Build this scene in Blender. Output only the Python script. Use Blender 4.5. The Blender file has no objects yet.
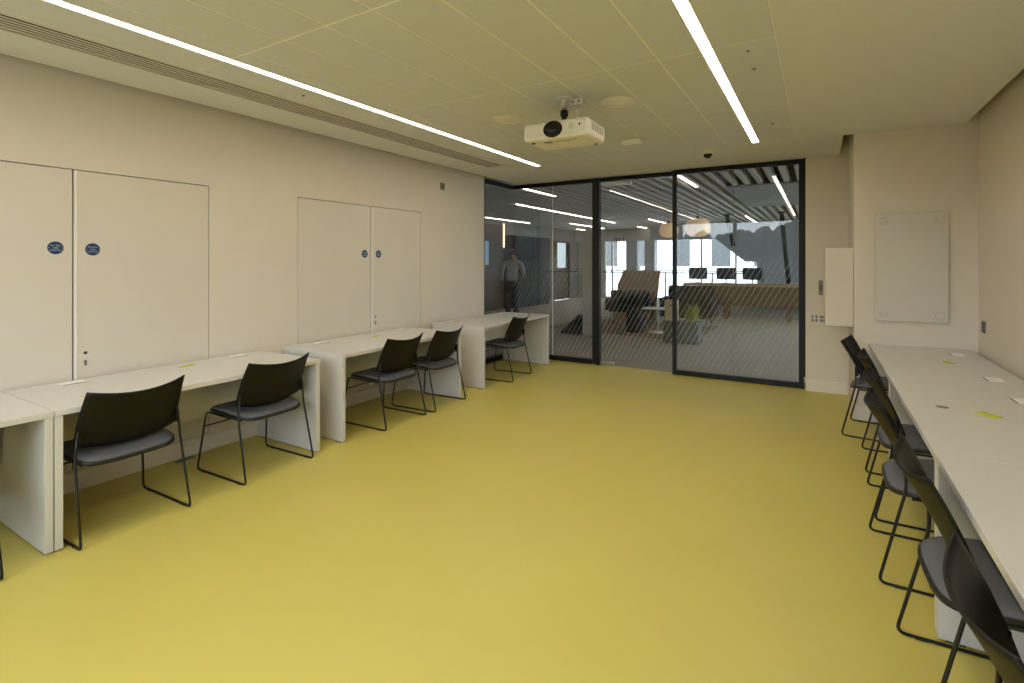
import bpy, bmesh, math, random
from mathutils import Vector, Matrix, noise as mnoise
random.seed(7)
C = bpy.context.scene.collection
PI = math.pi

# ------------------------------------------------------------------ materials
def lin(h):
    h = h.lstrip('#')
    out = []
    for i in (0, 2, 4):
        c = int(h[i:i+2], 16) / 255
        out.append(c / 12.92 if c <= .04045 else ((c + .055) / 1.055) ** 2.4)
    return (*out, 1)

def mat(name, col, rough=.5, metal=0, var=.05, scale=6, bump=0, bscale=200, spec=.5):
    m = bpy.data.materials.new(name); m.use_nodes = True
    nt = m.node_tree; N = nt.nodes; L = nt.links
    b = N['Principled BSDF']
    c = lin(col) if isinstance(col, str) else (*col, 1)
    tc = N.new('ShaderNodeTexCoord')
    nz = N.new('ShaderNodeTexNoise'); nz.inputs['Scale'].default_value = scale; nz.inputs['Detail'].default_value = 4
    L.new(tc.outputs['Object'], nz.inputs['Vector'])
    mx = N.new('ShaderNodeMix'); mx.data_type = 'RGBA'
    mx.inputs[6].default_value = tuple(min(1, x * (1 - var)) for x in c[:3]) + (1,)
    mx.inputs[7].default_value = tuple(min(1, x * (1 + var)) for x in c[:3]) + (1,)
    L.new(nz.outputs['Fac'], mx.inputs[0]); L.new(mx.outputs[2], b.inputs['Base Color'])
    b.inputs['Roughness'].default_value = rough; b.inputs['Metallic'].default_value = metal
    b.inputs['Specular IOR Level'].default_value = spec
    if bump:
        n2 = N.new('ShaderNodeTexNoise'); n2.inputs['Scale'].default_value = bscale
        L.new(tc.outputs['Object'], n2.inputs['Vector'])
        bp = N.new('ShaderNodeBump'); bp.inputs['Strength'].default_value = bump; bp.inputs['Distance'].default_value = .002
        L.new(n2.outputs['Fac'], bp.inputs['Height']); L.new(bp.outputs['Normal'], b.inputs['Normal'])
    return m

def emit(name, col, strength):
    m = bpy.data.materials.new(name); m.use_nodes = True
    nt = m.node_tree; nt.nodes.clear()
    e = nt.nodes.new('ShaderNodeEmission'); o = nt.nodes.new('ShaderNodeOutputMaterial')
    e.inputs['Color'].default_value = (*col, 1); e.inputs['Strength'].default_value = strength
    nt.links.new(e.outputs[0], o.inputs[0])
    return m

def glass(name, tint, refl=1.0):
    m = bpy.data.materials.new(name); m.use_nodes = True
    nt = m.node_tree; nt.nodes.clear(); N = nt.nodes; L = nt.links
    t = N.new('ShaderNodeBsdfTransparent'); t.inputs['Color'].default_value = (*tint, 1)
    g = N.new('ShaderNodeBsdfGlossy'); g.inputs['Roughness'].default_value = 0.0
    f = N.new('ShaderNodeFresnel'); f.inputs['IOR'].default_value = 1.5
    # both faces of a thin pane see the fresnel of air to glass
    geo = N.new('ShaderNodeNewGeometry'); 
    inv = N.new('ShaderNodeMath'); inv.operation = 'MULTIPLY_ADD'
    L.new(geo.outputs['Backfacing'], inv.inputs[0]); inv.inputs[1].default_value = 1/1.5 - 1.5; inv.inputs[2].default_value = 1.5
    L.new(inv.outputs[0], f.inputs['IOR'])
    k = N.new('ShaderNodeMath'); k.operation = 'MULTIPLY'; k.inputs[1].default_value = refl
    L.new(f.outputs[0], k.inputs[0])
    mx = N.new('ShaderNodeMixShader'); o = N.new('ShaderNodeOutputMaterial')
    L.new(k.outputs[0], mx.inputs[0]); L.new(t.outputs[0], mx.inputs[1]); L.new(g.outputs[0], mx.inputs[2])
    L.new(mx.outputs[0], o.inputs[0])
    return m

def film(name, col, opacity):
    m = bpy.data.materials.new(name); m.use_nodes = True
    nt = m.node_tree; nt.nodes.clear(); N = nt.nodes; L = nt.links
    t = N.new('ShaderNodeBsdfTransparent'); d = N.new('ShaderNodeBsdfDiffuse'); d.inputs['Color'].default_value = (*col, 1)
    tl = N.new('ShaderNodeBsdfTranslucent'); tl.inputs['Color'].default_value = (*col, 1)
    a = N.new('ShaderNodeMixShader'); a.inputs[0].default_value = .5
    L.new(d.outputs[0], a.inputs[1]); L.new(tl.outputs[0], a.inputs[2])
    mx = N.new('ShaderNodeMixShader'); mx.inputs[0].default_value = opacity
    o = N.new('ShaderNodeOutputMaterial')
    L.new(t.outputs[0], mx.inputs[1]); L.new(a.outputs[0], mx.inputs[2]); L.new(mx.outputs[0], o.inputs[0])
    return m

M = {}
M['wall'] = mat('painted_wall', '#d6cdbf', .75, var=.02, bump=.05)
M['door'] = mat('door_paint', '#d1c9bb', .5, var=.015)
M['lipping'] = mat('door_lipping', '#ebe6e0', .35, var=.02)
M['gap'] = mat('dark_gap', '#3a352c', .8)
M['ceil'] = mat('ceiling_paint', '#d8d8d3', .8, var=.02)
M['tile'] = mat('metal_ceiling_tile', '#d1d2ce', .55, var=.02, scale=2)
M['joint'] = mat('ceiling_joint', '#ece8dd', .6, var=.02)  # paler than the tiles, glint of their bevelled edges put into the colour
M['void'] = mat('ceiling_void', '#1e1c18', .9)  # near black, shadow of the open gaps put into the colour
M['plenum'] = mat('black_plenum', '#0b0a09', .9)
M['floor'] = mat('yellow_rubber_floor', '#cebf63', .42, var=.05, scale=1.6, bump=.04, bscale=500, spec=.35)
M['skirt'] = mat('skirting_paint', '#dcd5c8', .45, var=.02)
M['desk'] = mat('white_laminate', '#d0cdc8', .38, var=.015)
M['deskpad'] = mat('desk_pad', '#26241f', .7)  # dark pads that the side panels stand on
M['flap'] = mat('white_plastic_flap', '#f4f1ec', .3, var=.01)
M['plastic'] = mat('black_plastic', '#0b0904', .52, var=.12, scale=20, bump=.15, bscale=900, spec=.28)
M['rod'] = mat('black_powder_coat', '#0d0c0a', .38, var=.1)
M['fabric'] = mat('charcoal_fabric', '#67676b', .9, var=.25, scale=220, bump=.6, bscale=600)
M['seatshell'] = mat('black_seat_shell', '#141310', .45, var=.1)
M['frame'] = mat('black_aluminium', '#0b0b0a', .5, spec=.35, var=.08)
M['white'] = mat('white_plastic', '#e8e4da', .4, var=.02)
M['proj'] = mat('projector_white', '#eae6dc', .38, var=.015)
M['black'] = mat('gloss_black', '#08080a', .12, var=.1)
M['dark'] = mat('dark_slot', '#2b2a25', .6)
M['chrome'] = mat('brushed_metal', '#b9b7b0', .3, metal=.9, var=.08)
M['grey'] = mat('grey_metal_plate', '#7d7970', .4, metal=.3, var=.06)
M['insert'] = mat('socket_insert', '#55524b', .5)
M['blue'] = mat('sign_blue', '#14305c', .4, var=.04)
M['signtext'] = mat('sign_white', '#b9cbe0', .5, var=.02)
M['yellow'] = mat('yellow_note', '#c9cf3a', .7, var=.05)
M['tape'] = mat('blue_tape', '#1f5f7e', .5)
M['board'] = mat('glass_board', '#c9c4ba', .12, var=.01)
M['silver'] = mat('silver_vent', '#d3cfc4', .5, var=.04)
M['glass'] = glass('clear_glass', (.90, .915, .91), 1.0)
M['winglass'] = glass('window_glass', (.95, .96, .96), .6)
M['film'] = film('white_vinyl', (.82, .82, .8), .45)
M['strip'] = emit('led_diffuser', (1, .885, .74), 17.5)
M['strip2'] = emit('led_diffuser_hall', (1, .86, .74), 8.0)
M['warmled'] = emit('warm_led_tube', (1, .62, .38), 1.6)
# hall beyond the glass
M['carpet'] = mat('grey_carpet', '#a59c8f', .95, var=.08, scale=30, bump=.3, bscale=300)
M['rug'] = mat('brown_carpet', '#8a7259', .95, var=.12, scale=30, bump=.3, bscale=300)
M['slat'] = mat('grey_slat', '#b2afa4', .6, var=.05)
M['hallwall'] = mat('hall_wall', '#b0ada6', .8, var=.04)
M['hallleft'] = mat('hall_wall_dimmed', '#77746d', .8, var=.04)  # darker copy of hall_wall, the dim left side put into its colour
M['hallpanel'] = mat('hall_panel', '#8b8d8e', .7, var=.04)
M['navy'] = mat('navy_panel', '#0a0d11', .6, var=.1, spec=.2)
M['walnut'] = mat('walnut_panel', '#433322', .55, var=.3, scale=14)
M['timber'] = mat('light_timber', '#a88a64', .5, var=.15, scale=10)
M['timberdark'] = mat('dark_timber', '#6b5338', .5, var=.2, scale=10)
M['screenwood'] = mat('booth_wood', '#9a7a55', .55, var=.2, scale=8)
M['charcoal'] = mat('charcoal_upholstery', '#121213', .85, var=.2, scale=60)
M['paper'] = None
M['teal'] = mat('teal_plastic', '#27383a', .5)
M['cream'] = mat('cream_card', '#cbbb92', .6)
M['leaf'] = mat('yellow_green_leaf', '#8c9638', .6, var=.3, scale=40)
M['facade'] = mat('white_render', '#f3f4f2', .8, var=.02)
M['facwin'] = mat('facade_window', '#4c4d4e', .8, var=.1)
M['slate'] = mat('slate_panel', '#93969c', .6, var=.06)
M['pillar'] = mat('concrete_pillar', '#c4c0b3', .8, var=.06)
M['shirt'] = mat('grey_shirt', '#8d888c', .9, var=.08, scale=20)
M['trouser'] = mat('dark_trousers', '#23262c', .9, var=.1, scale=20)
M['skin'] = mat('skin', '#8a6250', .6, var=.05)
M['hair'] = mat('dark_hair', '#1a1614', .7, var=.1)
M['screen'] = mat('monitor_black', '#2a2c30', .3)
M['bluescreen'] = emit('lit_screen', (.35, .55, .7), .28)
M['litglass'] = emit('lit_room_glass', (.75, .9, .95), .55)  # glow put into the pane for the lit room behind the door
M['earth'] = mat('paving', '#8f9088', .9)
M['tree'] = mat('tree_leaves', '#3a4038', .9, var=.4, scale=3)
M['doorlit'] = mat('white_door', '#b9c4cb', .4)

# ------------------------------------------------------------------ mesh builder
class MB:
    def __init__(s): s.bm = bmesh.new(); s.mi = 0
    def _mark(s, faces, smooth=False):
        for f in faces: f.material_index = s.mi; f.smooth = smooth
    def box(s, x0, x1, y0, y1, z0, z1, bev=0, seg=2):
        r = bmesh.ops.create_cube(s.bm, size=1)
        vs = r['verts']
        for v in vs:
            v.co = Vector((x0 + (v.co.x + .5) * (x1 - x0), y0 + (v.co.y + .5) * (y1 - y0), z0 + (v.co.z + .5) * (z1 - z0)))
        fs = {f for v in vs for f in v.link_faces}
        s._mark(fs)
        if bev:
            es = list({e for v in vs for e in v.link_edges})
            rr = bmesh.ops.bevel(s.bm, geom=es, offset=bev, segments=seg, profile=.5, affect='EDGES')
            s._mark(rr['faces'], True)
        return s
    def tube(s, pts, r, seg=8, cap=True):
        pts = [Vector(p) for p in pts]; rings = []
        t0 = (pts[1] - pts[0]).normalized()
        n = t0.orthogonal().normalized()
        rs = r if isinstance(r, (list, tuple)) else [r] * len(pts)
        for i, p in enumerate(pts):
            if i == 0: t = t0
            elif i == len(pts) - 1: t = (pts[i] - pts[i-1]).normalized()
            else: t = ((pts[i] - pts[i-1]).normalized() + (pts[i+1] - pts[i]).normalized()).normalized()
            n = (n - t * n.dot(t)).normalized(); b = t.cross(n)
            rings.append([s.bm.verts.new(p + (n * math.cos(a) + b * math.sin(a)) * rs[i]) for a in [2 * PI * k / seg for k in range(seg)]])
        fs = []
        for a, b in zip(rings, rings[1:]):
            for k in range(seg): fs.append(s.bm.faces.new((a[k], a[(k+1) % seg], b[(k+1) % seg], b[k])))
        s._mark(fs, True)
        if cap: s._mark([s.bm.faces.new(list(reversed(rings[0]))), s.bm.faces.new(rings[-1])])
        return s
    def lathe(s, prof, seg=24, c=(0, 0, 0), axis='z', smooth=True):
        rings = []
        for (r, h) in prof:
            ring = []
            for k in range(seg):
                a = 2 * PI * k / seg
                u, w = r * math.cos(a), r * math.sin(a)
                p = {'z': (u, w, h), 'y': (u, h, w), 'x': (h, u, w)}[axis]
                ring.append(s.bm.verts.new(Vector(c) + Vector(p)))
            rings.append(ring)
        fs = []
        for a, b in zip(rings, rings[1:]):
            for k in range(seg): fs.append(s.bm.faces.new((a[k], a[(k+1) % seg], b[(k+1) % seg], b[k])))
        s._mark(fs, smooth)
        cf = []
        if prof[0][0] > 1e-6: cf.append(s.bm.faces.new(list(reversed(rings[0]))))
        if prof[-1][0] > 1e-6: cf.append(s.bm.faces.new(rings[-1]))
        s._mark(cf)
        return s
    def prism(s, outline, a0, a1, axis='y'):
        def P(u, w, h): return {'y': (u, h, w), 'x': (h, u, w), 'z': (u, w, h)}[axis]
        A = [s.bm.verts.new(P(u, w, a0)) for u, w in outline]; B = [s.bm.verts.new(P(u, w, a1)) for u, w in outline]
        n = len(A); fs = [s.bm.faces.new(A), s.bm.faces.new(list(reversed(B)))]
        for k in range(n): fs.append(s.bm.faces.new((A[k], B[k], B[(k+1) % n], A[(k+1) % n])))
        s._mark(fs); return s
    def grid(s, fn, nu, nv, thick):
        """a curved shell: fn(u, v) -> point, given real thickness along its normals"""
        P = [[Vector(fn(i / nu, j / nv)) for j in range(nv + 1)] for i in range(nu + 1)]
        def nrm(i, j):
            a = P[min(i+1, nu)][j] - P[max(i-1, 0)][j]; b = P[i][min(j+1, nv)] - P[i][max(j-1, 0)]
            return a.cross(b).normalized()
        T = [[s.bm.verts.new(P[i][j] + nrm(i, j) * thick / 2) for j in range(nv+1)] for i in range(nu+1)]
        B = [[s.bm.verts.new(P[i][j] - nrm(i, j) * thick / 2) for j in range(nv+1)] for i in range(nu+1)]
        fs = []
        for i in range(nu):
            for j in range(nv):
                fs.append(s.bm.faces.new((T[i][j], T[i+1][j], T[i+1][j+1], T[i][j+1])))
                fs.append(s.bm.faces.new((B[i][j], B[i][j+1], B[i+1][j+1], B[i+1][j])))
        s._mark(fs, True); es = []
        for i in range(nu):
            es.append(s.bm.faces.new((T[i][0], B[i][0], B[i+1][0], T[i+1][0])))
            es.append(s.bm.faces.new((T[i][nv], T[i+1][nv], B[i+1][nv], B[i][nv])))
        for j in range(nv):
            es.append(s.bm.faces.new((T[0][j], T[0][j+1], B[0][j+1], B[0][j])))
            es.append(s.bm.faces.new((T[nu][j], B[nu][j], B[nu][j+1], T[nu][j+1])))
        s._mark(es); return s
    def build(s, name, mats, parent=None, kind=None, label=None):
        bmesh.ops.recalc_face_normals(s.bm, faces=s.bm.faces[:])
        me = bpy.data.meshes.new(name); s.bm.to_mesh(me); s.bm.free()
        for m in (mats if isinstance(mats, (list, tuple)) else [mats]): me.materials.append(m)
        o = bpy.data.objects.new(name, me); C.objects.link(o)
        if parent: o.parent = parent
        if kind: o['kind'] = kind
        if label: o['label'] = label
        return o

def thing(name, label, cat, loc=(0, 0, 0), rz=0, group=None):
    o = bpy.data.objects.new(name, None); C.objects.link(o)
    o.empty_display_size = .1
    o.location = loc; o.rotation_euler = (0, 0, rz)
    return tag(o, label, cat, group)
def tag(o, label, cat, group=None):
    o['label'] = label; o['category'] = cat
    if group: o['group'] = group
    return o
def struct_empty(name):
    o = bpy.data.objects.new(name, None); C.objects.link(o); o['kind'] = 'structure'; return o
KIDS = {}
def dup(root, loc, rz, label, group=None):
    r = root.copy(); C.objects.link(r); r.location = loc; r.rotation_euler = (0, 0, rz)
    r['label'] = label
    if group: r['group'] = group
    for ch in list(root.children):
        c = ch.copy(); C.objects.link(c); c.parent = r
        for g in list(ch.children):
            d = g.copy(); C.objects.link(d); d.parent = c
    return r
def bx(*a, **k): return MB().box(*a, **k)

def fillet(pts, r, n=5):
    pts = [Vector(p) for p in pts]; out = [pts[0]]
    for a, b, c in zip(pts, pts[1:], pts[2:]):
        d1 = (a - b); d2 = (c - b); l = min(r, d1.length * .45, d2.length * .45)
        p, q = b + d1.normalized() * l, b + d2.normalized() * l
        for k in range(n + 1):
            t = k / n; out.append(p * (1-t)**2 + b * 2*t*(1-t) + q * t*t)
    out.append(pts[-1]); return out

def text_mesh(name, txt, size, material, parent, loc, rot, align='CENTER', space=1.0):
    cu = bpy.data.curves.new(name, 'FONT'); cu.body = txt; cu.size = size
    cu.align_x = align; cu.align_y = 'CENTER'; cu.extrude = .0004; cu.space_line = space
    tmp = bpy.data.objects.new(name + '_tmp', cu); C.objects.link(tmp)
    dg = bpy.context.evaluated_depsgraph_get()
    me = bpy.data.meshes.new_from_object(tmp.evaluated_get(dg))
    bpy.data.objects.remove(tmp)
    me.materials.clear(); me.materials.append(material)
    o = bpy.data.objects.new(name, me); C.objects.link(o)
    o.parent = parent; o.location = loc; o.rotation_euler = rot
    return o

# ------------------------------------------------------------------ dimensions (metres)
XL, XR = -4.18, 1.18          # left and right wall faces
YB = -1.70                    # window wall behind the camera
ZC = 2.715                    # ceiling
ZT = 3.05                     # top of the void over the ceiling
YG = 7.06                     # glass partition
YW = 6.88                     # wall beside the partition
YCOL = 5.87                   # front of the column
XCOL = .285
YEND = 20.0                   # end of the hall beyond

# ------------------------------------------------------------------ room shell
bx(-4.40, 1.40, YB - .3, 7.06, -.12, 0).build('floor', M['floor'], kind='structure')

# left wall with recesses for the flush cupboard doors
DA = (.53, 2.27, 1.40); DB = (3.08, 4.81, 3.995); DZ0, DZ1 = .13, 2.105
w = MB()
ys = [YB, DA[0], DA[1], DB[0], DB[1], 6.19]
for a, b in ((0, 1), (2, 3), (4, 5)): w.box(XL - .12, XL, ys[a], ys[b], 0, ZT)
for D in (DA, DB):
    w.box(XL - .12, XL, D[0], D[1], DZ1, ZT); w.box(XL - .12, XL, D[0], D[1], 0, DZ0)
w.mi = 1
for D in (DA, DB): w.box(XL - .12, XL - .05, D[0] - .01, D[1] + .01, DZ0, DZ1)
w.build('wall_left', [M['wall'], M['gap']], kind='structure')
n = 0
for D in (DA, DB):
    for (a, b, right) in ((D[0], D[2], False), (D[2], D[1], True)):
        n += 1
        d = bx(XL - .045, XL, a + .004, b - .004, DZ0 + .004, DZ1 - .006, bev=.0015, seg=1).build(f'door_{n}', M['door'], kind='structure')
        if right:
            bx(XL - .01, XL + .004, a + .005, a + .019, DZ0 + .006, DZ1 - .008).build('edge_strip', M['lipping'], d)
            k = MB().lathe([(0.009, 0), (.009, .004), (.006, .005), (.006, -.004)], 16, (XL, a + .065, .895), 'x')
            k.build('latch_hole', M['black'], d)
            e = MB().lathe([(.009, 0), (.009, .005), (.008, .007)], 16, (XL, a + .065, .838), 'x')
            e.box(XL, XL + .007, a + .059, a + .071, .810, .836, bev=.002)
            e.build('lock', M['grey'], d)
bx(XL, XL + .012, YB, 6.17, 0, .125, bev=.003).build('baseboard_left', M['skirt'], kind='structure')

bx(XR, XR + .15, YB, 7.3, 0, ZT).build('wall_right', M['wall'], kind='structure')
bx(XR - .012, XR, YB, YCOL, 0, .125, bev=.003).build('baseboard_right', M['skirt'], kind='structure')
# column block in the right corner and the short wall beside the glass
bx(XCOL, XR, YCOL, 7.3, 0, ZT).build('column', M['wall'], kind='structure')
bx(XCOL - .012, XR - .013, YCOL - .012, YCOL, 0, .135, bev=.003).build('baseboard_column', M['skirt'], kind='structure')
bx(-.135, XCOL, YW, 7.3, 0, ZT).build('wall_far', M['wall'], kind='structure')
bx(-.13, XCOL - .013, YW - .012, YW, 0, .135, bev=.003).build('baseboard_far', M['skirt'], kind='structure')

# ------------------------------------------------------------------ ceiling: plasterboard margins, metal tile field
c = MB()
T = .085
def cs(x0, x1, y0, y1): c.box(x0, x1, y0, y1, ZC, ZC + T)
GX0, GX1, GY1 = -3.684, -3.416, 5.58
TX0, TX1, TY1 = -3.375, -.20, 5.70
LL = (-3.092, -3.030); LR = (-.586, -.522); LY0, LY1 = -1.52, 5.77
cs(XL + .085, GX0, YB, YG + .04)
cs(GX0, GX1, GY1, YG + .04); cs(GX1, TX0, YB, YG + .04)
cs(TX1, XR - .075, YB, YCOL)
cs(TX1, XCOL - .085, YCOL, YG + .04)
for (a, b) in ((TX0, LL[0]), (LL[1], LR[0]), (LR[1], TX1)): cs(a, b, TY1, YG + .04)
for s_ in (LL, LR): cs(s_[0], s_[1], LY1, YG + .04); cs(s_[0], s_[1], YB, LY0)
# tiles
c.mi = 1
xj = [TX0, LL[0], None, LL[1], -2.86, -2.525, -2.19, -1.855, -1.505, -1.165, -.835, LR[0], None, LR[1], TX1]
yj = [YB, -.90, .44, 1.775, 3.105, 4.445, TY1]
for i in range(len(xj) - 1):
    if xj[i] is None or xj[i+1] is None: continue
    for j in range(len(yj) - 1):
        g = .005
        c.box(xj[i] + g, xj[i+1] - g, yj[j] + g, yj[j+1] - g, ZC, ZC + .02, bev=.003, seg=1)
c.mi = 2
for (a, b) in ((TX0, LL[0]), (LL[1], LR[0]), (LR[1], TX1)): c.box(a, b, YB, TY1, ZC + .0022, ZC + .03)
c.mi = 3
c.box(XL - .1, XR + .1, YB, 7.3, ZT, ZT + .08)
c.box(GX0 - .01, GX1 + .01, YB, GY1, ZC + .13, ZC + .14)
c.build('ceiling', [M['ceil'], M['tile'], M['joint'], M['void']], kind='structure')

# light strips
for (s_, lab) in ((LL, 'long thin recessed ceiling light strip beside the air grille'),
                  (LR, 'recessed ceiling light strip between the tiles and the plain plaster ceiling')):
    t = thing('ceiling_light', lab, 'ceiling light', ((s_[0] + s_[1]) / 2, (LY0 + LY1) / 2, ZC), 0)
    hw, hl = (s_[1] - s_[0]) / 2, (LY1 - LY0) / 2
    bx(-hw + .003, hw - .003, -hl + .003, hl - .003, .003, .012).build('diffuser', M['strip'], t)
    f = MB()
    f.box(-hw, -hw + .003, -hl, hl, -.001, .06); f.box(hw - .003, hw, -hl, hl, -.001, .06)
    f.box(-hw, hw, -hl, -hl + .003, -.001, .06); f.box(-hw, hw, hl - .003, hl, -.001, .06); f.box(-hw, hw, -hl, hl, .055, .06)
    f.build('housing', M['white'], t)
# linear air grille
t = thing('air_vent', 'long linear ceiling air grille with dark slots along the left wall', 'air vent', ((GX0 + GX1) / 2, 2, ZC))
gw = (GX1 - GX0) / 2; y0, y1 = YB - 2, GY1 - 2
f = MB(); f.box(-gw, -gw + .022, y0, y1, -.003, .02); f.box(gw - .022, gw, y0, y1, -.003, .02); f.box(-gw, gw, y1 - .02, y1, -.003, .02)
f.build('frame', M['silver'], t)
for k in range(5):
    x = -gw + .022 + (k + 1) * (2 * gw - .044) / 6
    bx(x - .0098, x + .0098, y0, y1 - .02, -.001, .0006).build('slat', M['silver'], t)
bx(-gw + .01, gw - .01, y0, y1 - .01, .014, .018).build('backing', M['plenum'], t)

# ------------------------------------------------------------------ wall behind the camera, with windows
wb = MB()
WX = (-3.55, .95); WZ = (.95, 2.66)
wb.box(XL - .12, WX[0], YB - .25, YB, 0, ZT); wb.box(WX[1], XR + .15, YB - .25, YB, 0, ZT)
wb.box(WX[0], WX[1], YB - .25, YB, 0, WZ[0]); wb.box(WX[0], WX[1], YB - .25, YB, WZ[1], ZT)
wb.build('wall_behind', M['wall'], kind='structure')
nb = 3; bw = (WX[1] - WX[0]) / nb
for k in range(nb):
    wn = struct_empty(f'window_{k + 4}')
    a, b = WX[0] + k * bw, WX[0] + (k + 1) * bw
    f = MB()
    f.box(a, a + .05, YB - .16, YB - .08, *WZ); f.box(b - .05, b, YB - .16, YB - .08, *WZ)
    f.box(a + .05, b - .05, YB - .16, YB - .08, WZ[0], WZ[0] + .06); f.box(a + .05, b - .05, YB - .16, YB - .08, WZ[1] - .05, WZ[1])
    f.build('window_frame', M['frame'], wn)
    bx(a + .05, b - .05, YB - .125, YB - .115, WZ[0] + .06, WZ[1] - .05).build('window_pane', M['winglass'], wn)

# ------------------------------------------------------------------ glass partition
FT = 2.712
def stripes(mb, plane, a0, a1, z0, z1, off, axis='x', pitch=.068, slope=1.83, wd=.0072, rnd=None):
    """diagonal white hatching laid on the face of a pane: axis 'x' pane lies in y=plane, 'y' pane in x=plane"""
    rnd = rnd or random.Random(3)
    u = a0 - (z1 - z0) / slope
    while u < a1:
        top = z1 - rnd.random() * .13
        bot = z0 + rnd.random() * .03
        # clip to the pane
        ua, za = u + (bot - z0) / slope, bot
        ub, zb = u + (top - z0) / slope, top
        if ua < a0: za += (a0 - ua) * slope; ua = a0
        if ub > a1: zb -= (ub - a1) * slope; ub = a1
        if zb - za > .03:
            h = wd / 2
            q = [(ua - h, za), (ua + h, za), (ub + h, zb), (ub - h, zb)]
            vs = [mb.bm.verts.new((p, plane + off, z) if axis == 'x' else (plane + off, p, z)) for p, z in q]
            f_ = mb.bm.faces.new(vs); f_.material_index = mb.mi
        u += pitch
def pane(name, parent, a0, a1, z0, z1, plane, axis='x', hatch=True, seed=1, face=-1):
    m = MB(); t_ = .010
    if axis == 'x': m.box(a0, a1, plane - t_ / 2, plane + t_ / 2, z0, z1)
    else: m.box(plane - t_ / 2, plane + t_ / 2, a0, a1, z0, z1)
    if hatch:
        m.mi = 1
        stripes(m, plane, a0 + .01, a1 - .01, max(z0 + .02, .10), 1.60, face * (t_ / 2 + .0006), axis, rnd=random.Random(seed))
    bmesh.ops.recalc_face_normals(m.bm, faces=m.bm.faces[:])
    return m.build(name, [M['glass'], M['film']], parent)

w1 = struct_empty('window_1')       # return pane in line with the left wall
XS = XL - .03
f = MB(); f.box(XS - .03, XS + .03, 6.19, YG + .03, FT - .055, FT); f.box(XS - .03, XS + .03, 6.19, YG + .03, 0, .07)
f.box(XS - .03, XS + .03, 6.19, 6.21, .07, FT - .055)
f.build('window_frame', M['frame'], w1)
pane('glass_pane', w1, 6.21, YG - .006, .07, FT - .055, XS, 'y', False)

w2 = struct_empty('window_2')       # fixed panes left of the glass door
f = MB(); f.box(XS + .03, -2.84, YG - .03, YG + .03, FT - .055, FT); f.box(XS + .03, -2.84, YG - .03, YG + .03, 0, .07)
f.build('window_frame', M['frame'], w2)
pane('glass_pane', w2, XS + .006, -3.503, .07, FT - .055, YG, seed=2)
pane('glass_pane', w2, -3.497, -2.84, .07, FT - .055, YG, seed=3)
bx(-3.503, -3.497, YG - .008, YG + .008, .07, FT - .055).build('joint_seal', M['lipping'], w2)
bx(-2.84, -2.735, YG - .045, YG + .045, 0, FT, bev=.003).build('trim_1', M['frame'], kind='structure')
bx(-2.838, -2.785, YG - .045 - .012, YG - .046, 0, .012).build('trim_2', M['chrome'], kind='structure')

d5 = struct_empty('door_5')         # frameless glass door
pane('glass_pane', d5, -2.725, -1.685, .012, FT - .07, YG, seed=4)
f = MB(); f.box(-2.72, -2.52, YG - .022, YG + .022, .006, .055, bev=.002); f.build('patch_fitting', M['chrome'], d5)
f = MB(); f.box(-2.66, -2.25, YG - .045, YG - .012, FT - .125, FT - .075, bev=.004)
for k in range(4): f.box(-2.62 + k * .1, -2.60 + k * .1, YG - .047, YG - .045, FT - .118, FT - .082)
f.build('door_closer', M['chrome'], d5)
bx(-2.735, -1.675, YG - .03, YG + .03, FT - .055, FT).build('door_head', M['frame'], d5)
text_mesh('room_number', '011', .115, M['dark'], d5, (-2.44, YG - .0062, 1.80), (PI/2, 0, 0))
f = MB()
for (z, wd) in ((1.715, .17), (1.695, .11)): f.box(-2.44 - wd/2, -2.44 + wd/2, YG - .0066, YG - .0056, z - .003, z + .003)
f.build('number_rule', M['dark'], d5)

w3 = struct_empty('window_3')       # black framed sliding panel in front of the right side
YS = 6.965
f = MB()
f.box(-1.672, -1.622, YS - .03, YS + .03, 0.004, FT, bev=.002)
f.box(-.205, -.155, YS - .03, YS + .03, 0.004, FT, bev=.002)
f.box(-1.622, -.205, YS - .03, YS + .03, FT - .055, FT); f.box(-1.622, -.205, YS - .03, YS + .03, .004, .062)
f.box(-.155, -.125, YS - .05, YS + .09, .15, FT)
f.build('window_frame', M['frame'], w3)
pane('glass_pane', w3, -1.622, -.928, .062, FT - .055, YS, seed=5)
pane('glass_pane', w3, -.922, -.205, .062, FT - .055, YS, seed=6)
bx(-.928, -.922, YS - .007, YS + .007, .062, FT - .055).build('joint_seal', M['grey'], w3)

# ------------------------------------------------------------------ desks
def make_desk(name, label, wdt, loc, rz, group, dep=.78):
    """long side along local y (0..wdt), front edge at local x=0, back at x=-dep"""
    t = thing(name, label, 'desk', loc, rz, group)
    bx(-dep, 0, 0.0005, wdt - .0005, .70, .73, bev=.0015, seg=1).build('desktop', M['desk'], t)
    for y in (0.0015, wdt - .0365):
        o = bx(-dep + .01, -.004, y, y + .035, .008, .699, bev=.0015, seg=1).build('side_panel', M['desk'], t)
        for x in (-dep + .08, -.06): bx(x - .03, x + .03, y + .004, y + .031, .0005, .009).build('glide', M['deskpad'], o)
    bx(-dep + .14, -dep + .165, .05, wdt - .05, .33, .699).build('modesty_panel', M['desk'], t)
    bx(-dep + .166, -dep + .30, .30, wdt - .30, .615, .635).build('cable_tray', M['grey'], t)
    return t
G1 = 'white desks along the left wall'
XF = -3.375
make_desk('desk', 'white desk at the left edge of the photo, cut off by the frame', 1.62, (XF, -.567, 0), 0, G1)
make_desk('desk', 'white desk under the nearer cupboard doors, two chairs at it', 1.64, (XF, 1.055, 0), 0, G1)
make_desk('desk', 'white desk under the farther cupboard doors, two chairs at it', 1.645, (XF, 2.912, 0), 0, G1)
make_desk('desk', 'white desk with one chair, end of the row by the glass partition', 1.70, (XF + .004, 4.985, 0), 0, G1)
G2 = 'white desks along the right wall'
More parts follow.
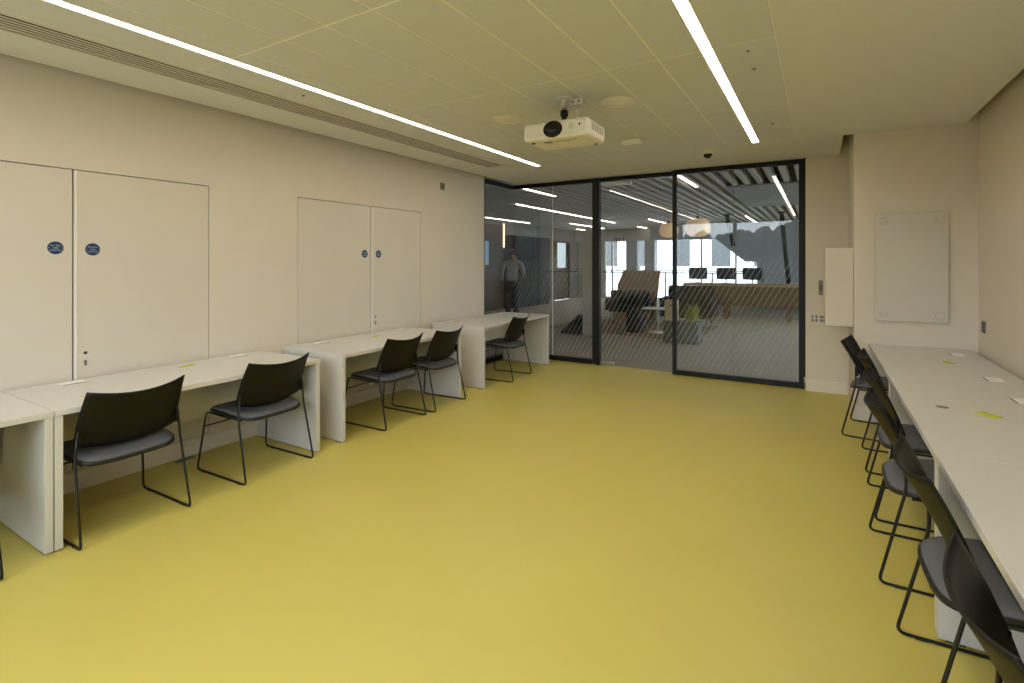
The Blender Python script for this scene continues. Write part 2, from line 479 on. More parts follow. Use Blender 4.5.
def rdesk(label, y0, y1):      # turned about: local y runs towards the camera
    return make_desk('desk', label, y1 - y0, (.40, y1, 0), PI, G2, dep=.735)
rdesk('white desk against the far right corner under the glass board', 4.252, 5.85)
rdesk('middle white desk of the row along the right wall', 2.648, 4.25)
rdesk('nearest white desk of the row along the right wall, cut off by the frame', 1.035, 2.646)

# flaps and sticky notes on the desks
def flap(x, y, label, rz=0, gp='power flaps on the left desks'):
    t = thing('power_flap', label, 'power flap', (x, y, .73), rz, gp)
    m = MB(); m.box(-.04, .04, -.066, .066, 0, .004, bev=.0015, seg=1); m.build('lid', M['flap'], t)
    m = MB(); m.box(.041, .05, -.06, .06, 0, .0025); m.build('brush_strip', M['grey'], t)
flap(-4.07, 1.36, 'white cable flap on the desk under the lock of the nearer cupboard')
flap(-4.08, 2.44, 'white cable flap on the desk just right of the nearer cupboard doors')
flap(-4.06, 3.25, 'white cable flap under the left door of the farther cupboard')
flap(-4.08, 4.38, 'white cable flap under the right door of the farther cupboard')
flap(-4.07, 5.29, 'white cable flap on the last left desk, nearer the cupboard')
flap(-4.04, 6.46, 'white cable flap on the last left desk, nearer the glass')
g = 'power flaps on the right desks'
flap(.98, 5.52, 'white cable flap on the right desks, nearest the glass board', PI, g)
flap(.98, 4.47, 'white cable flap on the right desks, second from the glass board', PI, g)
flap(.97, 3.86, 'white cable flap on the right desks, third from the glass board', PI, g)
def note(x, y, rz, label, w=.075, d=.05, cat='sticky note', m='yellow'):
    b_ = MB(); b_.grid(lambda u, v: ((u - .5) * d, (v - .5) * w, .0012 + .006 * max(0, v - .6) ** 2 * 6), 2, 8, .0008)
    o = b_.build('sticky_note', M[m]); o.location = (x, y, .7305); o.rotation_euler = (0, 0, rz)
    tag(o, label, cat)
note(-4.0, 2.01, .2, 'yellow green sticky note on the desk between the two nearest left chairs', .11)
note(-3.9, 3.79, .1, 'yellow sticky note on the desk under the farther cupboard')
note(.85, 5.05, .4, 'green sticky note on the right desk nearer the glass board', .09)
note(.73, 3.42, .8, 'yellow sticky note on the middle of the right desks', .09, .07)
o = MB().lathe([(.028, 0), (.028, .0012), (0.0, .0014)], 16).build('felt_disc', M['grey']); o.location = (.56, 3.5, .7302)
tag(o, 'small grey felt disc on the right desk near the front edge', 'felt disc')
o = bx(-.02, .02, -.07, .07, 0, .003, bev=.001, seg=1).build('floor_tape', M['tape']); o.location = (-4.12, 2.06, 0.0005); o.rotation_euler = (0, 0, .1)
tag(o, 'small strip of blue tape on the floor by the skirting under the desk', 'tape')

# ------------------------------------------------------------------ chairs (facing local +x)
def make_chair():
    t = thing('sled_chair', '', 'chair')
    for s in (-1, 1):
        y = s * .272; yi = s * .232
        path = [(-.180, s * .249, .595), (-.176, s * .262, .45), (-.28, y, .006), (.285, y, .006), (.228, s * .240, .418), (-.15, s * .222, .402)]
        pts = fillet([(p[0], p[1], p[2] + .001) for p in path], .035)
        MB().tube(pts, .0068, 8).build('side_frame', M['rod'], t)
        for x in (-.20, .20):
            bx(x - .02, x + .02, y - .007, y + .007, .0002, .006, bev=.001, seg=1).build('glide', M['dark'], t)
    MB().tube([(.241, -.248, .315), (.241, .248, .315)], .0052, 8).build('crossbar', M['rod'], t)
    MB().tube([(-.10, -.230, .406), (-.10, .230, .406)], .0052, 8).build('crossbar', M['rod'], t)
    # seat: rounded plan with a bowed rear edge, waterfall front
    def outline(a, grow=0):
        ca, sa = math.cos(a), math.sin(a)
        e, rx = (2 / 4.0, .268) if ca >= 0 else (2 / 4.2, .238)
        return ((rx + grow) * abs(ca) ** e * (1 if ca > 0 else -1), (.254 + grow) * abs(sa) ** (2 / 4.0) * (1 if sa > 0 else -1))
    def seat_z(x, y):
        zz = .452 - .010 * math.exp(-((x) ** 2 + y ** 2) / .03)
        if x > .15: zz -= 1.6 * (x - .15) ** 2
        if x < 0: zz -= .030 * (-x / .24) ** 1.6
        return zz
    def slab(z_lo, z_hi, grow, n=40, rings=6):
        m = MB(); bm = m.bm; top = []; 
        for r in range(1, rings + 1):
            fr = r / rings
            rr = []
            for k in range(n):
                x, y = outline(2 * PI * k / n, grow); x *= fr; y *= fr
                edge = -.006 * max(0, fr - .8) / .2
                rr.append(bm.verts.new((x, y, seat_z(x, y) + z_hi + edge)))
            top.append(rr)
        ctr = bm.verts.new((0, 0, seat_z(0, 0) + z_hi)); fs = []
        for k in range(n): fs.append(bm.faces.new((ctr, top[0][k], top[0][(k+1) % n])))
        for a, b in zip(top, top[1:]):
            for k in range(n): fs.append(bm.faces.new((a[k], b[k], b[(k+1) % n], a[(k+1) % n])))
        low = [bm.verts.new((v.co.x, v.co.y, v.co.z - (z_hi - z_lo))) for v in top[-1]]
        for k in range(n): fs.append(bm.faces.new((top[-1][k], low[k], low[(k+1) % n], top[-1][(k+1) % n])))
        fs.append(bm.faces.new(list(reversed(low))))
        m._mark(fs, True); return m
    st = slab(-.014, 0, 0).build('seat', M['seatshell'], t)
    slab(.0003, .012, -.010).build('seat_pad', M['fabric'], st, label='charcoal upholstered seat pad')
    # backrest: concave shell leaning back, cut sharp at the top corners
    def back(u, v):
        half = .264 - .020 * v - .014 * (1 - v) ** 6
        k = u * 2 - 1
        y = k * half
        b_ = 1 - k * k
        zt = (1 - v) * (.508 - .034 * b_) + v * (.815 - .034 * b_)
        lean = -.135 - .085 * v - .045 * v * v
        x = lean - b_ * (.020 + .032 * v)
        return (x, y, zt)
    MB().grid(back, 24, 14, .007).build('backrest', M['plastic'], t)
    for s in (-1, 1):
        bx(-.186, -.158, s * .245 - .006, s * .245 + .006, .52, .60, bev=.003).build('back_bracket', M['plastic'], t)
    return t
proto = make_chair()
chairs = [
  (-3.55, .555, PI + .02, 'black sled chair cut off by the left edge of the photo', 'left'),
  (-3.555, 1.395, PI + .02, 'black sled chair nearest the camera in full view, in front of the nearer cupboard', 'left'),
  (-3.565, 2.285, PI + .03, 'black sled chair pulled out at the far end of the desk below the nearer cupboard', 'left'),
  (-3.555, 3.575, PI + .02, 'black sled chair at the farther cupboard desk, nearer of its overlapping pair', 'left'),
  (-3.55, 4.225, PI + .06, 'black sled chair at the farther cupboard desk, farther of its overlapping pair', 'left'),
  (-3.545, 5.705, PI + .08, 'black sled chair alone at the last left desk beside the glass', 'left'),
  (.485, 5.49, -.16, 'black sled chair at the right desks closest to the column', 'right'),
  (.565, 4.680, -.02, 'black sled chair on the right, second from the column', 'right'),
  (.555, 3.90, 0, 'black sled chair on the right, third from the column', 'right'),
  (.518, 3.205, 0, 'black sled chair on the right, fourth from the column', 'right'),
  (.555, 2.31, .03, 'black sled chair on the right, fifth from the column', 'right'),
  (.56, 1.45, 0, 'black sled chair nearest the camera in the bottom right corner', 'right'),
]
for i, (x, y, r, lab, side) in enumerate(chairs):
    g = f'black sled chairs along the {side} desks'
    if i == 0:
        proto.location = (x, y, 0); proto.rotation_euler = (0, 0, r); proto['label'] = lab; proto['group'] = g
    else: dup(proto, (x, y, 0), r, lab, g)

# ------------------------------------------------------------------ wall things
def sign(y, z, label):
    t = thing('door_sign', label, 'sign', (XL + .0005, y, z), 0, 'round blue fire door signs')
    MB().lathe([(.041, 0), (.041, .002), (.0395, .003)], 40, (0, 0, 0), 'x').build('disc', M['blue'], t)
    for (s, z_, sz) in (('Fire door', .0155, .0150), ('keep', 0, .0150), ('locked shut', -.0155, .0132)):
        text_mesh('lettering', s, sz, M['signtext'], t, (.0034, 0, z_), (PI/2, 0, PI/2))
    for yy in (-.034, .034): MB().lathe([(.003, .003), (.003, .0042), (0, .0045)], 10, (0, yy, 0), 'x').build('screw', M['chrome'], t)
sign(1.31, 1.588, 'blue round fire door sign on the left door of the nearer cupboard')
sign(1.505, 1.582, 'blue round fire door sign on the right door of the nearer cupboard')
sign(3.905, 1.583, 'blue round fire door sign on the left door of the farther cupboard')
sign(4.105, 1.583, 'blue round fire door sign on the right door of the farther cupboard')

def socket(name, label, cat, loc, rz, w, h, cells, pm='grey'):
    t = thing(name, label, cat, loc, rz)     # local: face towards -y
    bx(-w/2, w/2, -.009, 0, -h/2, h/2, bev=.002).build('plate', M[pm], t)
    for (cx, cz, cw, ch) in cells:
        bx(cx - cw/2, cx + cw/2, -.0115, -.0088, cz - ch/2, cz + ch/2).build('insert', M['insert'], t)
    return t
socket('wall_socket', 'small grey wall plate high on the left wall near the glass', 'wall plate', (XL, 5.225, 2.47), PI/2, .09, .09, [(0, 0, .04, .045)])
socket('wall_socket', 'grey wall socket plate on the right wall above the desks', 'socket', (XR, 5.68, .955), -PI/2, .09, .10,
       [(x, z, .028, .022) for x in (-.02, .02) for z in (-.03, 0, .03)])
socket('wall_socket', 'grey double socket plate left of the white wall cabinet', 'socket', (-.045, YW, .845), 0, .075, .085, [(x, z, .022, .03) for x in (-.018, .018) for z in (-.02, .02)], 'chrome')
socket('wall_socket', 'grey data socket plate below the edge of the white wall cabinet', 'socket', (.035, YW, .843), 0, .06, .08, [(x, z, .02, .026) for x in (-.014, .014) for z in (-.02, .02)], 'chrome')
socket('door_switch', 'slim grey switch plate just left of the white wall cabinet', 'switch', (.015, YW, 1.20), 0, .04, .17, [(0, 0, .022, .06)])

# white wall cabinet beside the column
t = thing('wall_cabinet', 'white box cabinet fixed to the side of the column', 'cabinet', (XCOL, 6.20, .865))
bx(-.236, -.0008, -.24, .26, 0, .77, bev=.003).build('body', M['door'], t)
bx(-.232, -.003, -.262, -.242, .004, .766, bev=.002).build('door', M['door'], t)

# glass writing board with four stand-offs
t = thing('mounted_whiteboard', 'white glass writing board with four round stand-offs on the column', 'whiteboard', (.715, YCOL, .955))
bx(-.262, .262, -.030, -.024, 0, .985, bev=.002, seg=1).build('glass_sheet', M['board'], t)
for x in (-.205, .205):
    for z in (.065, .92):
        MB().lathe([(.012, -.0005), (.012, -.030), (.034, -.031), (.034, -.036), (.031, -.039)], 24, (x, 0, z), 'y').build('standoff', M['board'], t)

# ------------------------------------------------------------------ ceiling things
def speaker(x, y, label):
    t = thing('ceiling_speaker', label, 'speaker', (x, y, ZC), 0, 'round ceiling speakers')
    MB().lathe([(.135, -.0005), (.137, -.006), (.128, -.009), (.118, -.005), (.118, -.0005)], 40).build('rim', M['white'], t)
    m = MB(); m.lathe([(.117, -.0006), (.117, -.004), (.06, -.0055), (0, -.006)], 36); m.build('grille', M['white'], t)
speaker(-2.275, 3.73, 'round white ceiling speaker left of the projector')
speaker(-1.31, 3.75, 'round white ceiling speaker right of the projector mount')
for (x, y, lab) in ((-3.22, 2.42, 'tiny chrome sprinkler head between the light strip and the air grille'),
                    (-.35, 3.22, 'tiny ceiling sensor right of the light strip, nearest the camera'),
                    (-.35, 3.54, 'tiny ceiling sensor right of the light strip, middle one'),
                    (-.35, 5.03, 'tiny ceiling sensor right of the light strip, nearest the glass')):
    t = thing('ceiling_sprinkler', lab, 'sprinkler', (x, y, ZC), 0, 'tiny ceiling fittings')
    MB().lathe([(.022, -.0003), (.021, -.004), (.012, -.005)], 20).build('cover_ring', M['silver'], t)
    MB().lathe([(.009, -.004), (.009, -.011), (.005, -.014)], 16).build('head', M['grey'], t)
# flat emergency light / sensor box behind the projector
t = thing('ceiling_sensor', 'flat white sensor box on the ceiling behind the projector', 'sensor', (-1.595, 4.98, ZC))
bx(-.115, .115, -.06, .12, -.012, -.0005, bev=.003).build('base_plate', M['silver'], t)
bx(-.10, .10, -.055, .05, -.045, -.0125, bev=.010, seg=3).build('lens_cover', M['flap'], t)
# dome camera
t = thing('ceiling_camera', 'small white dome security camera on the ceiling above the glass', 'security camera', (-1.045, 5.92, ZC))
MB().lathe([(.062, -.0005), (.064, -.01), (.062, -.035), (.054, -.040)], 32).build('housing', M['white'], t)
MB().lathe([(.046, -.040), (.044, -.055), (.033, -.072), (.015, -.082), (0, -.084)], 28).build('dome', M['black'], t)
# projector on its pole
t = thing('ceiling_projector', 'white projector hanging from a pole under the ceiling tiles', 'projector', (-1.625, 3.47, ZC), .02)
t2 = t
m = MB(); m.box(-.255, .255, -.175, .185, -.335, -.205, bev=.028, seg=4); body = m.build('body', M['proj'], t)
def squash(mb):
    for v in mb.bm.verts: v.co.z = -.268 + (v.co.z + .268) * .80
    return mb
ls = squash(MB().lathe([(.074, -.174), (.074, -.180), (.066, -.183)], 36, (-.012, 0, -.268), 'y')).build('lens', M['black'], t)
squash(MB().lathe([(.060, -.179), (.060, -.150)], 32, (-.012, 0, -.268), 'y')).build('lens_barrel', M['dark'], ls)
squash(MB().lathe([(.050, -.1815), (.042, -.188), (.02, -.192), (0, -.193)], 32, (-.022, 0, -.268), 'y')).build('lens_glass', M['black'], ls)
MB().lathe([(.022, -.1755), (.021, -.1775), (0, -.178)], 24, (.13, 0, -.262), 'y').build('focus_cover', M['silver'], body)
MB().lathe([(.008, -.1755), (.007, -.177), (0, -.1775)], 16, (.192, 0, -.256), 'y').build('ir_sensor', M['black'], body)
m = MB()
for k in range(7): m.box(.2548, .2562, -.10 + k * .034, -.085 + k * .034, -.285, -.235)
m.build('side_vent', M['grey'], body)
m = MB()
for k in range(4): m.box(.09 + k * .024, .10 + k * .024, -.1765, -.1745, -.320, -.304)
m.build('front_vent', M['silver'], body)
m = MB(); m.box(-.03, .10, -.085, -.076, -.337, -.3345); m.box(-.12, -.06, -.10, -.06, -.337, -.3345); m.box(.12, .135, -.10, -.085, -.337, -.3345)
m.build('underside_label', M['grey'], body)
for (x, y) in ((-.2, -.11), (.2, .13)): MB().lathe([(.014, -.344), (.014, -.334)], 16, (x, y, 0)).build('foot', M['grey'], body)
MB().lathe([(.024, -.0085), (.022, -.012), (.022, -.10)], 28, (0, 0, 0)).build('pole', M['chrome'], t)
MB().lathe([(.062, -.0005), (.062, -.006), (.05, -.008), (.0, -.0082)], 28, (0, 0, 0)).build('ceiling_flange', M['ceil'], t)
m = MB(); m.lathe([(.030, -.095), (.030, -.135), (.020, -.140), (.018, -.165), (.032, -.175), (.045, -.19), (.045, -.2045)], 24, (0, 0, 0)); m.build('pole_clamp', M['rod'], t)
m = MB(); m.box(-.09, .10, -.07, .09, -.2048, -.192, bev=.003); m.build('mount_plate', M['rod'], t)
# grey cable box right of the pole
t = thing('ceiling_socket', 'small white junction box on the ceiling beside the projector pole', 'junction box', (-1.555, 3.56, ZC))
bx(-.055, .055, -.04, .04, -.045, -.0005, bev=.004).build('box', M['white'], t)
MB().tube([(.0, 0, -.045), (.0, 0.0, -.10), (.0, -.01, -.188)], .012, 8).build('cable', M['white'], t)
for x in (-.025, .025): MB().lathe([(.008, -.040), (.008, -.0412)], 12, (x, 0, -.022), 'y').build('knockout', M['dark'], t)

# ------------------------------------------------------------------ hall beyond the glass
HX0, HX1 = -8.7, 4.5
ZH = 2.78
bx(HX0, HX1, 7.061, YEND + .2, -.12, 0).build('floor_hall', M['carpet'], kind='structure')
o = MB().prism([(-5.3, 10.35), (-2.0, 9.85), (-2.0, 12.6), (-5.3, 12.6)], .0, .006, 'z').build('carpet_rug', M['rug'])
tag(o, 'brown carpet area on the hall floor under the lounge seats', 'rug')
# ceiling of slats
c = MB(); c.mi = 1
c.box(HX0, HX1, 7.3, YEND + .3, ZH + .28, ZH + .36)
c.box(HX0, -.135, 7.12, 7.3, ZH + .28, ZH + .36)
c.mi = 0
x = HX0 + .05
while x < HX1:
    c.box(x, x + .075, 7.12 if x < -.25 else 7.31, 19.6, ZH, ZH + .14)
    x += .19
c.build('ceiling_hall', [M['slat'], M['void']], kind='structure')
o = bx(-1.35, 3.2, 9.3, 12.9, ZH - .03, ZH - .002).build('ceiling_panel', M['hallpanel'], kind='structure')
bx(HX0, HX1, 19.6, YEND, 2.31, ZH + .27).build('beam_hall', M['hallwall'], kind='structure')
# left wall of the hall (X = HX0): walnut section, navy doors, grey section with a lit doorway
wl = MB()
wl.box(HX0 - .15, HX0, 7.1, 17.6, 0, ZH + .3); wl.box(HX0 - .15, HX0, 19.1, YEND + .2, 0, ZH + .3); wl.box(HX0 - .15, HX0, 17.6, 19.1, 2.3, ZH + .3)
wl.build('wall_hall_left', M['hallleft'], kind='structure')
o = bx(HX0, HX0 + .04, 10.2, 13.95, 0, ZH - .12).build('wall_walnut', M['walnut'], kind='structure')
bx(HX0 - .02, HX0 + .06, 12.35, 13.05, 1.40, 2.12, bev=.006).build('wall_screen', M['bluescreen'])
tag(bpy.data.objects['wall_screen'], 'pale blue lit wall screen on the walnut panelling beyond the glass', 'screen')
t = thing('cupboard', 'tall dark navy double cupboard along the hall wall behind the man', 'cupboard', (HX0 + .002, 15.3, 0))
bx(.0, .35, -1.3, 1.3, 0, 2.34, bev=.004).build('body', M['navy'], t)
for s in (-1, 1):
    d = bx(.351, .372, min(s * 1.29, s * .003), max(s * 1.29, s * .003), .08, 2.30, bev=.003).build('door', M['navy'], t)
    MB().tube(fillet([(.372, s * .12, .75), (.41, s * .12, .75), (.41, s * .12, 1.62), (.372, s * .12, 1.62)], .02), .010, 8).build('handle', M['grey'], d)
t = thing('wall_light', 'vertical warm glowing tube light on the walnut panel above the man', 'wall light', (HX0 + .04, 13.9, 1.93))
MB().tube([(.03, 0, .02), (.03, 0, .78)], .032, 12).build('tube', M['warmled'], t)
bx(0, .03, -.03, .03, 0, .8).build('bracket', M['grey'], t)
d6 = struct_empty('door_6')
m = MB(); m.box(HX0 - .10, HX0 - .05, 17.67, 18.05, 0, 2.24); m.box(HX0 - .10, HX0 - .05, 18.85, 19.03, 0, 2.24); m.box(HX0 - .10, HX0 - .05, 18.05, 18.85, 0, 1.25)
m.build('door_leaf', M['walnut'], d6)
bx(HX0 - .085, HX0 - .065, 18.05, 18.85, 1.25, 2.24).build('vision_panel', M['litglass'], d6)
f = MB(); f.box(HX0 - .15, HX0 + .02, 17.6, 17.67, 0, 2.3); f.box(HX0 - .15, HX0 + .02, 19.03, 19.1, 0, 2.3); f.box(HX0 - .15, HX0 + .02, 17.67, 19.03, 2.24, 2.3)
f.build('door_frame', M['walnut'], d6)
bx(HX0 - .18, HX0 - .151, 17.6, 19.1, 0, 2.3).build('door_backing', M['navy'], d6)
f = MB(); f.box(HX1, HX1 + .15, 7.3, 8.2, 0, ZH + .3); f.box(HX1, HX1 + .15, 17.8, YEND + .2, 0, ZH + .3); f.box(HX1, HX1 + .15, 8.2, 17.8, 0, .5); f.box(HX1, HX1 + .15, 8.2, 17.8, 2.6, ZH + .3)  # opening left for the added side glazing
f.build('wall_hall_right', M['hallwall'], kind='structure')
w8 = struct_empty('window_8')  # glazing added out of view to brighten the hall
f = MB()
for k in range(7): f.box(HX1 + .04, HX1 + .10, 8.2 + k * 1.59 - .0, 8.2 + k * 1.59 + .06, .5, 2.6)
f.build('window_frame', M['frame'], w8)
bx(HX1 + .065, HX1 + .075, 8.2, 17.8, .5, 2.6).build('window_pane', M['winglass'], w8)
bx(XR + .15, HX1, 7.15, 7.3, 0, ZH + .3).build('wall_hall_near', M['hallwall'], kind='structure')
# near-left return of hall behind the left wall of the room
bx(HX0, XL - .13, 6.0, 6.19, 0, ZH + .3).build('wall_hall_return', M['hallwall'], kind='structure')
bx(HX0, XS - .031, 6.19, 7.061, -.12, 0).build('floor_return', M['carpet'], kind='structure')
c = MB(); c.box(HX0, XS - .031, 6.19, 7.12, ZH + .28, ZH + .36); c.mi = 1
x = HX0 + .05
while x < XS - .15:
    c.box(x, x + .075, 6.2, 7.119, ZH, ZH + .14); x += .19
c.build('ceiling_return', [M['void'], M['slat']], kind='structure')
bx(HX0 - .15, HX0, 6.0, 7.1, 0, ZH + .3).build('wall_hall_corner', M['hallwall'], kind='structure')
# pillar
bx(-4.15, -3.92, 9.73, 9.96, 0, 2.12, bev=.01).build('partition', M['pillar'], kind='structure')
# end wall of the hall: slate bulkhead with a chamfered corner, glazing to its left
MB().prism([(-5.28, ZH), (-5.28, 2.29), (-3.02, 2.27), (-2.11, 1.49), (-1.75, 1.49), (-1.75, 0), (HX1, 0), (HX1, ZH)], 18.6, 18.8, 'y').build('wall_hall_far', M['slate'], kind='structure')
bx(HX0, -7.55, YEND, YEND + .2, 0, ZH + .3).build('wall_hall_end', M['hallwall'], kind='structure')
bx(-7.55, HX1, YEND, YEND + .2, 2.46, ZH + .3).build('beam_end', M['hallwall'], kind='structure')
w7 = struct_empty('window_7')
f = MB()
for x in (-7.55, -7.25, -3.77, -2.58, -1.3):
    f.box(x - .03, x + .03, YEND + .05, YEND + .13, 0.08, 2.46)
f.box(-7.58, HX1, YEND + .05, YEND + .13, 0, .08); f.box(-7.55, HX1, YEND + .06, YEND + .12, 1.12, 1.17)
f.build('window_frame', M['hallwall'], w7)
bx(-7.55, HX1, YEND + .085, YEND + .095, .08, 2.46).build('window_pane', M['winglass'], w7)
bx(-6.50, -6.06, YEND - .45, YEND - .02, 0, 2.309).build('pillar_far', M['slate'], kind='structure')
bx(-5.76, -5.38, YEND - .45, YEND - .02, 0, 2.309).build('pillar_dark', M['slate'], kind='structure')
# hall lights
def hall_light(x, y0, y1, label):
    t = thing('ceiling_light', label, 'ceiling light', (x, (y0 + y1) / 2, ZH), 0, 'light strips in the hall beyond the glass')
    h = (y1 - y0) / 2
    bx(-.019, .019, -h, h, -.012, -.001).build('diffuser', M['strip2'], t)
    bx(-.023, .023, -h - .01, h + .01, 0, .06).build('housing', M['slat'], t)
hall_light(-1.79, 7.83, 9.12, 'short hall light strip seen at the top left of the framed glass panel')
hall_light(-1.76, 15.7, 18.3, 'small distant hall light strip seen in the middle of the framed glass panel')
hall_light(-4.42, 7.66, 9.02, 'short hall light strip nearest the corner of the left glass')
hall_light(-5.77, 9.83, 16.2, 'longest hall light strip seen through the left glass')
hall_light(-8.25, 12.2, 14.9, 'hall light strip beside the walnut wall above the man')
hall_light(-7.13, 15.7, 18.8, 'distant hall light strip seen just left of the black post')
hall_light(-8.17, 18.6, 19.4, 'tiny farthest hall light strip by the lit doorway')
hall_light(-4.38, 15.3, 18.5, 'hall light strip seen through the glass door in front of the far lantern')
hall_light(-5.67, 18.4, 19.5, 'tiny hall light strip over the far windows seen through the glass door')
# paper lanterns
M['paper'] = mat('paper_lantern', '#d8b585', .8, var=.05, scale=20)
nt = M['paper'].node_tree; b = nt.nodes['Principled BSDF']
b.inputs['Emission Color'].default_value = (1, .72, .42, 1); b.inputs['Emission Strength'].default_value = .18
def lantern(x, y, z, r, h, label):
    t = thing('pendant_lantern', label, 'pendant lamp', (x, y, z), 0, 'paper lanterns in the hall')
    pr = []
    for k in range(17):
        a = -PI/2 + PI * k / 16
        e = 2 / 2.6
        pr.append((max(.02, r * abs(math.cos(a)) ** e), h/2 * abs(math.sin(a)) ** e * (1 if a > 0 else -1) + (.004 if k % 2 else 0)))
    MB().lathe(pr, 36).build('lamp_shade', M['paper'], t)
    MB().tube([(0, 0, h/2 - .01), (0, 0, ZH + .12 - z)], .006, 6).build('cord', M['rod'], t)
    MB().lathe([(.03, h/2 - .005), (.03, h/2 + .05), (.01, h/2 + .06)], 12).build('cap', M['rod'], t)
lantern(-2.43, 12.5, 2.29, .285, .43, 'oval glowing paper lantern seen through the framed panel')
lantern(-3.72, 15.0, 2.40, .26, .42, 'farther oval paper lantern seen beside the black door post')

# leaning struts behind the framed panel
for (a, b, lab) in (((-2.15, 14.9, ZH), (-1.98, 14.9, 1.92), 'short dark raking strut hanging beside the paper lantern'),
                    ((-.83, 14.8, ZH), (-.66, 14.8, .93), 'long dark raking strut above the right end of the timber counter')):
    t = thing('hanging_strut', lab, 'strut', a)
    v = Vector(b) - Vector(a)
    MB().tube([(0, 0, 0), tuple(v)], .055, 12).build('shaft', M['frame'], t)
    MB().lathe([(.09, -.001), (.09, -.03), (.06, -.05)], 16).build('end_plate', M['frame'], t)

# long timber counter
t = thing('counter', 'long timber counter with a pale top at the end of the hall', 'counter', (-1.1, 14.55, 0))
bx(-2.05, 2.6, -.30, .42, .86, .92, bev=.006).build('top', M['timber'], t)
bx(-1.50, 2.55, -.22, -.16, .36, .858).build('apron', M['timberdark'], t)
for x in (-1.0, .45, 1.9):
    bx(x - .05, x + .05, -.24, -.14, 0, .86).build('leg', M['timberdark'], t)
    bx(x - .05, x + .05, .28, .38, 0, .86).build('leg', M['timberdark'], t)
bx(-1.45, 2.5, .30, .33, .02, .34).build('back_panel', M['hallpanel'], t)
# monitors on the counter
def monitor(x, y, z, rz, label):
    t = thing('monitor', label, 'monitor', (x, y, z), rz, 'monitors on the timber counter')
    bx(-.24, .24, -.02, .015, .10, .42, bev=.006).build('screen', M['screen'], t)
    MB().tube([(0, .02, .008), (0, .02, .24)], .016, 10).build('stem', M['rod'], t)
    bx(-.12, .12, -.06, .10, 0, .010, bev=.003).build('base', M['rod'], t)
monitor(-2.86, 14.75, .92, .25, 'dark monitor at the left end of the timber counter')
monitor(-2.14, 14.75, .92, .1, 'dark monitor in the middle of the timber counter')
monitor(-1.50, 14.75, .92, -.1, 'dark monitor on the timber counter in front of the slate wall')
# balustrade
t = thing('balustrade', 'glass balustrade with a thin handrail at the end of the hall', 'balustrade', (-4.6, 16.7, 0))
MB().tube([(-3.9, 0, 1.14), (3.2, 0, 1.14)], .022, 10).build('handrail', M['grey'], t)
bx(-3.9, 3.2, -.006, .006, .06, 1.08).build('glass_panel', M['winglass'], t)
for k in range(6): bx(-3.9 + k * 1.42 - .02, -3.9 + k * 1.42 + .02, -.02, .02, 0, 1.12).build('post', M['grey'], t)

# lounge: armchair, pouf, coffee table, booth screen, planter, box, sofa
t = thing('lounge_chair', 'black lounge chair on thin metal legs beyond the glass door', 'armchair', (-3.85, 11.75, .009), .2)
m = MB(); m.box(-.42, .42, -.36, .34, .33, .46, bev=.05, seg=3); m.build('seat', M['charcoal'], t)
m = MB(); m.box(-.46, .46, .24, .40, .40, .80, bev=.06, seg=3); m.build('backrest', M['charcoal'], t)
for s in (-1, 1):
    m = MB(); m.box(s*.44 - .06, s*.44 + .06, -.34, .38, .36, .62, bev=.04, seg=3); m.build('armrest', M['charcoal'], t)
    for y in (-.30, .30): MB().tube([(s * .36, y * .9, .34), (s * .42, y * 1.1, .0)], .011, 8).build('leg', M['rod'], t)
t = thing('pouf', 'black round pouf in front of the lounge chair', 'pouf', (-3.33, 10.68, .006))
MB().lathe([(.19, .0), (.205, .03), (.205, .39), (.185, .43), (.05, .445), (0, .446)], 32).build('cushion', M['charcoal'], t)
MB().lathe([(.207, .385), (.211, .392), (.207, .399)], 32).build('piping', M['rod'], t)
t = thing('coffee_table', 'small white topped coffee table beside the black pouf', 'table', (-2.92, 10.9, .006))
bx(-.30, .30, -.22, .22, .49, .515, bev=.006).build('tabletop', M['white'], t)
MB().lathe([(.016, .01), (.016, .49)], 12).build('stem', M['chrome'], t)
MB().lathe([(.20, .0), (.20, .008), (.03, .016)], 28).build('base', M['white'], t)
t = thing('booth_screen', 'tall brown wooden booth screen behind the lounge chair', 'screen', (-4.05, 13.2, 0), 0)
MB().prism([(-.55, .0), (.42, .0), (.56, 1.26), (-.39, 1.26), (-.56, .85)], -.05, .05, 'y').build('panel', M['screenwood'], t)
m = MB(); m.box(-.52, .40, -.55, -.051, .36, .46, bev=.03); m.build('bench', M['charcoal'], t)
bx(-.48, .36, -.5, -.06, 0, .36).build('plinth', M['screenwood'], t)
t = thing('planter', 'dark teal planter box with a yellow green plant behind the door post', 'planter', (-2.15, 9.75, .0062))
bx(-.32, .30, -.2, .2, 0, .40, bev=.01).build('box', M['teal'], t)
m = MB(); rnd = random.Random(5)
for k in range(90):
    a = rnd.random() * 2 * PI; l = .16 + .2 * rnd.random(); q = .04 + .09 * rnd.random()
    cx, cy = .15 + rnd.uniform(-.08, .08), rnd.uniform(-.12, .12)
    p0 = Vector((cx, cy, .38)); p1 = p0 + Vector((q*.4*math.cos(a), q*.4*math.sin(a), l*.6)); p2 = p0 + Vector((q*math.cos(a), q*math.sin(a), l))
    sd = Vector((-math.sin(a), math.cos(a), 0)) * .018
    v = [m.bm.verts.new(p) for p in (p0, p1 + sd, p2, p1 - sd)]; f_ = m.bm.faces.new(v); f_.smooth = True
m.build('foliage', M['leaf'], t)
t = thing('storage_box', 'cream box standing on the left end of the teal planter', 'box', (-2.36, 9.75, .4065))
bx(-.105, .105, -.1, .1, 0, .34, bev=.004).build('carton', M['cream'], t)
bx(-.109, .109, -.104, .104, .34, .375, bev=.004).build('lid', M['cream'], t)
bx(-.03, .03, -.1055, -.101, .27, .29).build('grip_hole', M['dark'], t)
